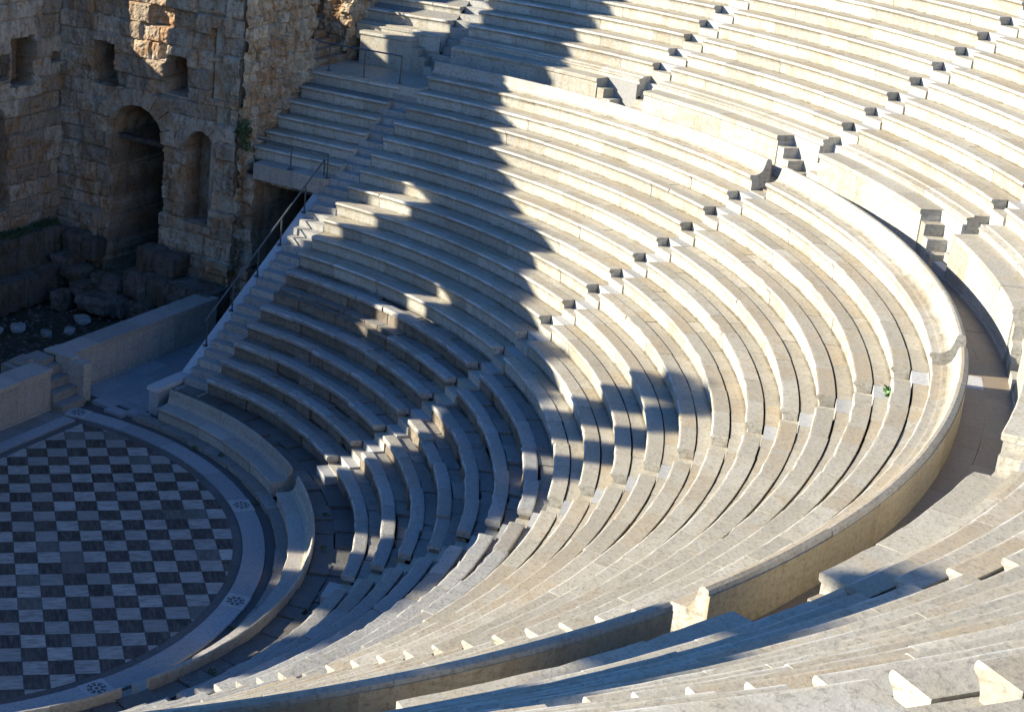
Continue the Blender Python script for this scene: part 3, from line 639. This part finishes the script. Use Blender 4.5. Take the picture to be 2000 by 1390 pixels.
# ================================================================== ruined masonry of the stage building
def fb(x, y, z, o=4):
    return mnoise.fractal(Vector((x, y, z)), .9, 2.0, o)
def relief(name, mat, parent, mapf, u0, u1, z0, z1, step, feats, course=.52, rag=.05, boff=.035, seed=0, rubble=False, topf=None, flip=False):
    """rough wall face as one mesh: stone courses, joints, noise, and recesses pushed back into the wall"""
    rs = np.random.default_rng(seed); nu = int((u1-u0)/step)+1; nz = int((z1-z0)/step)+1
    us = np.linspace(u0, u1, nu); zs = np.linspace(z0, z1, nz)
    # stone layout
    cz = [z0]; 
    while cz[-1] < z1: cz.append(cz[-1]+course*rs.uniform(.8, 1.25))
    rows = []
    for k in range(len(cz)-1):
        c = [u0-rs.uniform(0, .5)]
        while c[-1] < u1: c.append(c[-1]+course*(rs.uniform(1.1, 2.7) if not rubble else rs.uniform(.7, 1.6)))
        rows.append((c, rs.normal(0, boff, len(c)), rs.uniform(0, 1, (len(c), 3)), rs.uniform(0, 1, len(c))))
    V = []; A = []; keep = np.ones((nu, nz), bool)
    for i, u in enumerate(us):
        for j, z in enumerate(zs):
            w1 = fb(u*1.7+seed, z*1.7, 3.1, 3)*(.10 if rubble else .018)
            uu = u+w1; zz = z+fb(u*1.3, z*1.3+seed, 9.0, 3)*(.12 if rubble else .015)
            k = min(max(int(np.searchsorted(cz, zz))-1, 0), len(rows)-1); c, off, tn, br = rows[k]
            b = min(max(int(np.searchsorted(c, uu))-1, 0), len(c)-2)
            e = min(uu-c[b], c[b+1]-uu, zz-cz[k], cz[k+1]-zz)
            d = off[b] + fb(u*2.3, z*2.3, 1.0+seed, 5)*rag + fb(u*9, z*9, 5.0, 3)*rag*.35
            if br[b] > .86: d -= .10
            d -= .075*math.exp(-(max(e, 0)/.032)**2)
            tv = (float(tn[b][0]), float(tn[b][1]), 0.0)
            for f in feats:
                a, b2, za, zb, arch, dep = f
                r_ = fb(u*3, z*3, 7.7, 3)*.05
                if a+r_ < u < b2-r_ and za < z < zb+r_:
                    if arch:
                        rad = (b2-a)/2; cx = (a+b2)/2; zc = zb-rad
                        if z > zc and (u-cx)**2+(z-zc)**2 > (rad+r_)**2: continue
                    d = -dep+fb(u*2, z*2, 4, 3)*.06 if dep > 0 else d-dep
                    if dep > .5: tv = (tv[0], tv[1], .8 if dep > 5 else .5)  # painted shade: recess backs and deep interiors darkened via the blue channel
            if topf is not None and z > topf(u)+fb(u*2, seed, 2, 3)*.25: keep[i, j] = False
            V.append(mapf(u, z, d)); A.append(tv)
    fs = []
    for i in range(nu-1):
        for j in range(nz-1):
            if keep[i, j] and keep[i+1, j] and keep[i, j+1] and keep[i+1, j+1]:
                a = i*nz+j; q = (a, a+nz, a+nz+1, a+1); fs.append(q[::-1] if flip else q)
    mb = MB(); mb.v = V; mb.f = fs; mb.a = [(a[0], a[1], a[2], 0) for a in A]; mb.n = len(V)
    return mb.build(name, mat, parent)

# -- long stage building wall (casts the big shade; light falls through its arched windows)
SK = -12.425; TH = 1.15
SIL = [(-28, 22.4), (-18.2, 22.2), (-17.1, 21.4), (-16.7, 20.8), (-16.3, 20.2), (-15.5, 19.9), (-14.7, 19.7), (-14.45, 18.9), (-14.3, 18.1), (-13.7, 17.7), (-12.3, 17.8), (-11.6, 17.3), (-7.4, 17.3), (-6, 17.9), (-4.6, 17.9), (-4.0, 17.4), (-.8, 17.3), (.3, 17.8), (1.3, 18.2), (3.3, 18.0), (4.9, 18.15), (5.0, 20.8), (5.45, 21.3), (6.6, 21.95), (7.6, 22.6), (8.7, 22.8), (9.5, 22.5), (9.75, 21.0), (9.9, 19.4), (10.3, 18.4), (11, 17.9), (13, 18.05), (14.4, 17.7), (16.1, 17.45), (17.0, 16.7), (17.6, 15.9), (17.7, 13), (17.7, -1)]
def sil(x):
    for (a, za), (b, zb) in zip(SIL, SIL[1:]):
        if a <= x <= b: return za+(zb-za)*(x-a)/(b-a+1e-9)
    return -5
EX, EZ = .18, .16
WIN = [(-16.6, -15.7, 11.6, 14.9), (-10.55, -9.62, 11.3, 14.95), (-4.82, -4.25, 12.6, 14.95), (1.8, 2.72, 11.5, 14.9), (7.35, 8.4, 11.9, 14.75), (12.15, 13.75, 12.1, 14.6), (7.2, 8.1, 17.9, 21.15), (-20.65, -19.30, 14.9, 18.3)]
def solid(x, z):
    if z > min(sil(x-EX*s) for s in (-1, 0, 1))-EZ: return False
    for n, (a, b, za, zb) in enumerate(WIN):
        a -= EX+.08; b += EX+.08; za -= EZ+.05; zb += EZ*.6+.08
        if a < x < b and za < z < zb:
            rad = (b-a)/2; zc = zb-rad*.75
            if z > zc and n != 7:
                if ((x-(a+b)/2)/rad)**2+((z-zc)/(rad*.75))**2 > 1: continue
            return False
    return True
def voxel_wall(mbr, fsolid, x0, x1, z0, z1, cs, mapf, th):
    nx = int((x1-x0)/cs); nz = int((z1-z0)/cs); S_ = np.zeros((nx+2, nz+2), bool)
    for i in range(nx):
        for j in range(nz): S_[i+1, j+1] = fsolid(x0+(i+.5)*cs, z0+(j+.5)*cs)
    idx = {}; V = []; F = []
    def vid(i, j, s):
        k = (i, j, s)
        if k not in idx:
            x, z = x0+i*cs, z0+j*cs; jx, jz = fb(x*1.1, z*1.1, 1, 2)*.10, fb(x*1.1, z*1.1, 8, 2)*.08
            idx[k] = len(V); V.append(mapf(x+jx, z+jz, (th if s else 0)+fb(x*1.5, z*1.5, 3+s, 4)*.08))
        return idx[k]
    for i in range(1, nx+1):
        for j in range(1, nz+1):
            if not S_[i, j]: continue
            a, b, c, d = (i-1, j-1), (i, j-1), (i, j), (i-1, j)
            F.append([vid(*p, 0) for p in (d, c, b, a)]); F.append([vid(*p, 1) for p in (a, b, c, d)])
            for (di, dj, p, q) in ((1, 0, b, c), (-1, 0, d, a), (0, 1, c, d), (0, -1, a, b)):
                if not S_[i+di, j+dj]: F.append([vid(*p, 0), vid(*q, 0), vid(*q, 1), vid(*p, 1)])
    mbr.add(V, F, (.5, .5, 0))
sk_t = empty("stage_building_wall", (0, -12.4, 0), "tall brown ruined wall behind the stage, with a broken recess at the top left corner of the photo", "ruined wall")
mb = MB(); voxel_wall(mb, lambda x, z: solid(x-.41, z-.38), -28, 18.6, -.6, 23.7, .15, lambda x, z, d: (x, -12.8-d, z), .6)
mb.build("wall_mass", M_WALL, sk_t)
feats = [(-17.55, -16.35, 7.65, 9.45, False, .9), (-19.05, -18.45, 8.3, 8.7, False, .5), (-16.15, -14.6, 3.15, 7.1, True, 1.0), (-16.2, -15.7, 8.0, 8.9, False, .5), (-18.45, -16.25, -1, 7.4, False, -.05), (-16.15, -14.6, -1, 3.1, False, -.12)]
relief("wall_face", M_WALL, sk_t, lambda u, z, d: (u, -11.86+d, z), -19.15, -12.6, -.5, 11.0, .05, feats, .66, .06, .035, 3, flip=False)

# -- wing wall with door arch and niche
WX = -19.0
wg = empty("wing_wall", (WX, -7.5, 0), "ruined ashlar wall with a tall black doorway, an arched niche and square windows, left of the seats", "ruined wall")
def wmap(u, z, d): return (WX+d, u, z)
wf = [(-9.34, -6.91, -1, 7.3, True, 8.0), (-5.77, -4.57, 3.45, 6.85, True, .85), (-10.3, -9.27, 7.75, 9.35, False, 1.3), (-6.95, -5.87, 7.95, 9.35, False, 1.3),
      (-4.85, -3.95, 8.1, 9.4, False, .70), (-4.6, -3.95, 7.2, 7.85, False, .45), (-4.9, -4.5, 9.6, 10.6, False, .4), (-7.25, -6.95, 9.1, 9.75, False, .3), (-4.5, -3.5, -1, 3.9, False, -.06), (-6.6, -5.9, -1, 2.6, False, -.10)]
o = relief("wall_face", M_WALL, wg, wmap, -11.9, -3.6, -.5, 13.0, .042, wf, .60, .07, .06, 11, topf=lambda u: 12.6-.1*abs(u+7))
mb = MB(); 
for (ya, yb, za, zb) in ((-11.9, -9.5, -.5, 7.5), (-11.9, -10.45, 7.5, 9.5), (-6.75, -3.6, -.5, 7.7), (-9.1, -7.1, 7.5, 9.5), (-5.7, -3.6, 7.7, 9.5), (-11.9, -3.6, 9.6, 12.2)):
    box(mb, WX-2.2, WX-1.45, ya, yb, za, zb, (.5, .5, 0), .0)
mb.build("wall_core", M_WALL, wg)
# voussoirs round the door and niche
def voussoirs(cx, zc, r0, r1, n, x, parent, nm):
    mb = MB()
    for k in range(n):
        a0, a1 = pi*k/n+.015, pi*(k+1)/n-.015; j = rnd(-.02, .05); rr = r1+rnd(-.12, .14); vs = []
        for xx in (x-.12, x+.035+j):
            for (a, r) in ((a0, r0), (a1, r0), (a1, rr), (a0, rr)): vs.append((xx, cx+r*cos(a), zc+r*sin(a)))
        mb.add(vs, [(3, 2, 1, 0), (4, 5, 6, 7), (0, 1, 5, 4), (1, 2, 6, 5), (2, 3, 7, 6), (3, 0, 4, 7)], (rnd(.2, 1), rnd(0, 1), 0))
    return mb.build(nm, M_WALL, parent)
voussoirs(-8.125, 6.07, 1.23, 1.86, 9, WX, wg, "door_arch"); voussoirs(-5.17, 6.25, .61, .98, 7, WX, wg, "niche_arch")
mb = MB(); box(mb, WX-.75, WX-.5, -9.4, -6.85, 5.75, 5.95, (.3, .3, .3), .02); mb.build("door_beam", M_ROCK, wg)
mb = MB(); box(mb, WX-.85, WX+.10, -5.85, -4.5, 3.22, 3.44, (.8, .2, .1), .02); mb.build("niche_sill", M_WALL, wg)
mb = MB()
for z in (2.05, 3.9): box(mb, WX-.3, WX+.22, -4.5, -3.55, z, z+.22, (.7, .3, 0), .015)
mb.build("corner_moulding", M_WALL, wg)

# -- rubble wall beside the seats
rb = empty("rubble_wall", (-21, -3.6, 0), "golden rubble wall edge that the straight block of seats runs into", "ruined wall")
relief("wall_face", M_RUB, rb, lambda u, z, d: (-u, -3.46+d, z), 19.05, 23.35, -.5, 13.4, .05, [], .40, .11, .05, 21, rubble=True, flip=True)
relief("wall_end", M_RUB, rb, lambda u, z, d: (-23.33-d, u, z), -4.7, -3.5, 8.0, 13.2, .06, [], .4, .12, .05, 23, rubble=True, flip=True)
mb = MB(); box(mb, -23.2, -19.15, -4.8, -3.62, -.5, 13.0, (.5, .5, 0)); mb.build("wall_core", M_RUB, rb)
rb2 = empty("rubble_wall", (-26, -5, 8), "sunlit rubble wall behind the narrow steps at the top, over the seats", "ruined wall")
relief("wall_face", M_RUB, rb2, lambda u, z, d: (-25.52+d, u, z), -8.2, -3.42, 8.3, 12.6, .06, [(-5.0, -4.6, 10.2, 10.9, False, .5), (-6.4, -5.8, 11.3, 11.9, False, .5)], .42, .12, .06, 31, rubble=True, topf=lambda u: 11.7)
relief("wall_side", M_RUB, rb2, lambda u, z, d: (-u, -3.44+d, z), 25.5, 32.0, 8.3, 14.5, .07, [], .42, .12, .05, 33, rubble=True, flip=True, topf=lambda u: 11.3+(u-25.5)*.62)
mb = MB(); 
for k in range(8): box(mb, -26.4-.8*k, -25.75-.8*k, -8.0, -3.6, 8.2, 11.0+.45*k, (.5, .5, 0))
mb.build("wall_core", M_RUB, rb2)
t = empty("narrow_steps", (-24.4, -4.5, ZD), "narrow old stone steps climbing between two rubble walls beside the upper handrail", "stairs")
for k in range(7):
    mb = MB(); box(mb, -25.56, -23.36, -9.0 if k == 6 else -3.46-.33*(k+1), -3.46-.33*k, ZD-.3, ZD+.25*(k+1), (rnd(.1, .6), rnd(.5, 1), .3), .012); mb.build("step", M_RUB, t)

# -- dark vaulted passage under the straight block
ps_ = empty("passage_mouth", (-19.5, -1.5, 0), "rough mouth of a black vaulted passage below the seats and handrail", "passage")
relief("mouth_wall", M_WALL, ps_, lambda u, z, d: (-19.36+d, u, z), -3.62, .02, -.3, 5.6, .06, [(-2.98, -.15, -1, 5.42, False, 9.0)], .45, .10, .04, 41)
mb = MB(); box(mb, -30, -19.6, -3.45, -3.05, -.5, 5.4, (.5, .5, 0)); box(mb, -30, -19.9, -.40, .0, -.5, 5.4, (.5, .5, 0)); box(mb, -30, -19.8, -3.45, .0, 5.25, 5.6, (.5, .5, 0)); box(mb, -30.3, -30, -3.5, .1, -.5, 5.6, (.5, .5, 0))
mb.build("vault", M_ROCK, ps_)

# -- near end of the stage building, throws the long blue shade band at the bottom right
WY = -3.6
POLY = [(21.9, -1), (22.2, 25.9), (23.3, 26.6), (24.3, 27.4), (25.0, 27.95), (26.8, 28.05), (29, 28.3), (30.8, 28.7), (33.8, 29.3), (35.8, 30.2), (39, 31)]
def top2(x):
    if x < 21.9: return -5
    for (a, za), (b, zb) in zip(POLY[1:], POLY[2:]):
        if a <= x <= b: return za+(zb-za)*(x-a)/(b-a)
    return 24.6
HOLES = [(26.1, 28.4, 25.15, 26.35), (26.0, 28.6, 23.4, 24.8)]
def solid2(x, z):
    if z > top2(x)-.1 or (x < 23.5 and z < 25.2+(23.5-x)*.5): return False
    for a, b, za, zb in HOLES:
        if a < x < b and za < z < zb: return False
    return True
t = empty("end_wall", (29, WY, 0), "tall outer wall at the near end of the stage building, out of the picture", "ruined wall")
mb = MB(); voxel_wall(mb, solid2, 21.6, 39, -.6, 31.2, .2, lambda x, z, d: (x, WY-d, z), .5); mb.build("wall_mass", M_WALL, t)

# ================================================================== blocks and stones on the stage
def stone(name, c, s, label=None, cat=None, group=None, mat=None, rough=.12, rot=0.0, sub=4, parent=None, seed=None, rnd_=.10):
    mb = MB(); vs = []; fs = []; ids = {}; sd_ = seed if seed is not None else rnd(0, 99)
    def pid(i, j, k):
        if (i, j, k) in ids: return ids[(i, j, k)]
        p = Vector((i/sub-.5, j/sub-.5, k/sub-.5)); q = p.copy()
        l = p.length; q = p*(1-rnd_*max(0, l-.5)/.37)
        n_ = fb(p.x*2.2+sd_, p.y*2.2, p.z*2.2, 3); q += p.normalized()*n_*rough
        x, y, z = q.x*s[0]*2, q.y*s[1]*2, q.z*s[2]*2
        ids[(i, j, k)] = len(vs); vs.append((c[0]+x*cos(rot)-y*sin(rot), c[1]+x*sin(rot)+y*cos(rot), c[2]+z)); return ids[(i, j, k)]
    for a in range(sub):
        for b in range(sub):
            fs.append((pid(a, b, 0), pid(a, b+1, 0), pid(a+1, b+1, 0), pid(a+1, b, 0))); fs.append((pid(a, b, sub), pid(a+1, b, sub), pid(a+1, b+1, sub), pid(a, b+1, sub)))
            fs.append((pid(a, 0, b), pid(a+1, 0, b), pid(a+1, 0, b+1), pid(a, 0, b+1))); fs.append((pid(a, sub, b), pid(a, sub, b+1), pid(a+1, sub, b+1), pid(a+1, sub, b)))
            fs.append((pid(0, a, b), pid(0, a, b+1), pid(0, a+1, b+1), pid(0, a+1, b))); fs.append((pid(sub, a, b), pid(sub, a+1, b), pid(sub, a+1, b+1), pid(sub, a, b+1)))
    mb.add(vs, fs, (rnd(.2, .9), rnd(0, 1), 0)); o = mb.build(name, mat or M_ROCK, parent)
    if label: tag(o, label, cat, group)
    return o
# platform of large worn blocks before the wing wall
y = -7.35; n = 0
t = empty("block_platform", (-18.2, -5.9, .5), "platform of large worn blocks below the arched niche", "stone blocks")
while y < -4.3:
    L = rnd(.7, 1.1); stone("block", (-18.25, y+L/2, 1.0), (.70, L/2*1.05, .50), mat=M_ROCK, rough=.05, parent=t, sub=6); y += L
stone("upper_block", (-18.55, -6.75, 1.92), (.42, .50, .42), mat=M_ROCK, rough=.05, parent=t, sub=6)
stone("upper_block", (-18.50, -5.80, 1.90), (.48, .46, .40), mat=M_ROCK, rough=.05, parent=t, sub=6)
for k in range(6): stone("lower_block", (-17.9+rnd(-.2, .3), -7.4+.62*k, .15+rnd(-.1, .1)), (.5, .34, .34), mat=M_ROCK, rough=.14, parent=t)
t = empty("block_bench", (-16, -11, .5), "stepped foundation of large blocks along the foot of the tall stage wall", "stone blocks")
x = -18.5
while x < -12:
    L = rnd(.8, 1.4); stone("block", (x+L/2, -11.45, 1.55), (L/2*1.04, .46, .72), mat=M_ROCK, rough=.04, parent=t, sub=5); x += L
x = -18.0
while x < -12:
    L = rnd(.7, 1.3); stone("lower_block", (x+L/2, -10.75, .35), (L/2*1.04, .50, .62), mat=M_ROCK, rough=.06, parent=t, sub=5); x += L
t = empty("block_bench", (-18.6, -10, 1), "broken blocks heaped left of the black doorway", "stone blocks")
for (x, y, z, a, b, c) in ((-18.5, -10.4, 1.7, .4, .45, .45), (-18.6, -9.65, 1.6, .4, .33, .40), (-17.6, -9.5, .9, .5, .4, .25), (-17.3, -8.9, .55, .6, .3, .2), (-17.9, -10.3, 1.0, .5, .5, .4), (-16.6, -9.4, .1, .4, .3, .35), (-17.2, -8.0, .2, .7, .7, .30), (-18.2, -8.2, .75, .8, .7, .30)):
    stone("block", (x, y, z), (a, b, c), mat=M_ROCK, rough=.10, parent=t, rot=rnd(-.2, .2))
for (x, y, s, l, nm) in ((-13.8, -9.0, .28, "pale double lump of stone on the dark stage floor, left of the others", "pale_stone"), (-13.1, -9.3, .2, "small pale stone at the left edge of the dark stage pit", "pale_stone"),
                     (-14.9, -7.5, .20, "square pale stone just behind the stage wall", "pale_stone"), (-16.1, -7.95, .36, "broad flat pale slab lying in the pit behind the stage wall", "pale_slab"), (-14.1, -7.9, .22, "dim grey stone between the pale stones in the pit", "grey_stone"), (-13.3, -6.6, .2, "little pale stone close behind the stage steps", "pale_stone")):
    stone(nm, (x, y, -.2), (s, s*.8, s*(.35 if "slab" in nm else .6)), l, "stone", "loose stones in the stage pit", mat=M_NEW if "grey" not in nm else M_OLD, rnd_=.28, rough=.12, rot=rnd(0, 3))
mb = MB()
for k in range(700):
    x, y = rnd(-18.9, -10.5), rnd(-11.0, -4.1); s = rnd(.02, .09)
    z = -.32+max(0, (-16.5-x))*.25
    vs = [(x+rnd(-s, s), y+rnd(-s, s), z-.03) for _ in range(4)]+[(x+rnd(-s, s)*.6, y+rnd(-s, s)*.6, z+s) for _ in range(2)]
    mb.add([(x-s, y-s, z), (x+s, y-s*.8, z), (x+s*.8, y+s, z), (x-s, y+s, z), (x+rnd(-.3, .3)*s, y, z+s)], [(0, 1, 4), (1, 2, 4), (2, 3, 4), (3, 0, 4)], (rnd(0, 1), rnd(0, 1), 0))
o = mb.build("rubble_scatter", M_ROCK); tag(o, kind='stuff')

# ================================================================== plants
def leaves(name, mat, pts, size, parent=None):
    mb = MB()
    for (x, y, z) in pts:
        a = rnd(0, 2*pi); el = rnd(-.6, 1.2); d = Vector((cos(a)*cos(el), sin(a)*cos(el), sin(el))); s = size*rnd(.6, 1.3)
        sd2 = d.cross(Vector((rnd(-1, 1), rnd(-1, 1), rnd(-1, 1)))).normalized()*s*.35; p = Vector((x, y, z))
        mb.add([tuple(p), tuple(p+d*s*.5+sd2), tuple(p+d*s), tuple(p+d*s*.5-sd2)], [(0, 1, 2, 3)], (rnd(0, 1), 0, 0))
    return mb.build(name, mat, parent)
def blob(c, r, n):
    o_ = []
    for _ in range(n):
        v = Vector((random.gauss(0, 1), random.gauss(0, 1), random.gauss(0, 1))).normalized()*random.random()**.4
        o_.append((c[0]+v.x*r[0], c[1]+v.y*r[1], c[2]+v.z*r[2]))
    return o_
t = empty("wall_shrub", (-19.15, -3.4, 7.2), "small dark shrub growing from the rubble wall above the landing rail", "shrub")
leaves("foliage", M_LEAF, blob((-18.98, -3.30, 7.25), (.26, .28, .38), 420)+blob((-19.1, -3.3, 6.7), (.15, .18, .28), 160), .11, t)
mb = MB(); tube(mb, [(-19.35, -3.5, 6.9), (-19.1, -3.38, 7.05), (-19.0, -3.33, 7.3)], .02, 5); mb.build("stem", M_TWIG, t)
t = empty("weed", (-6.9, 22.1, 8.27), "single bright green tuft of leaves growing beside the second stairway near its top", "weed")
leaves("foliage", M_LEAFB, blob((-6.85, 22.14, 8.36), (.12, .11, .10), 90), .12, t)
mb = MB(); tube(mb, [(-6.85, 22.12, 8.24), (-6.87, 22.13, 8.40)], .015, 5); mb.build("stem", M_TWIG, t)
P_ = []
for _ in range(110):
    x = rnd(-18.6, -13.5); y = rnd(-11.7, -11.15); z = 2.28+rnd(0, .05); P_ += blob((x, y, z), (.16, .13, .09), 14)
for _ in range(40): P_ += blob((rnd(-18.6, -16.8), rnd(-9.6, -8.4), rnd(.55, 1.2)), (.12, .12, .07), 10)
o = leaves("creeping_plants", M_LEAF, P_, .09); tag(o, kind='stuff')
P_ = []
for th, r, z in ((37.2, 9.72, .05), (80, 9.73, .05), (20, 10.0, .18), (50, 11.2, .76), (14, 9.74, .05), (60, 11.1, .76), (96, 11.2, .77)):
    P_ += blob(arc(r, radians(th), z+.03), (.10, .10, .05), 40)
P_ += blob((-9.85, -2.25, .07), (.15, .08, .05), 70)
o = leaves("joint_weeds", M_LEAF, P_, .06); tag(o, kind='stuff')
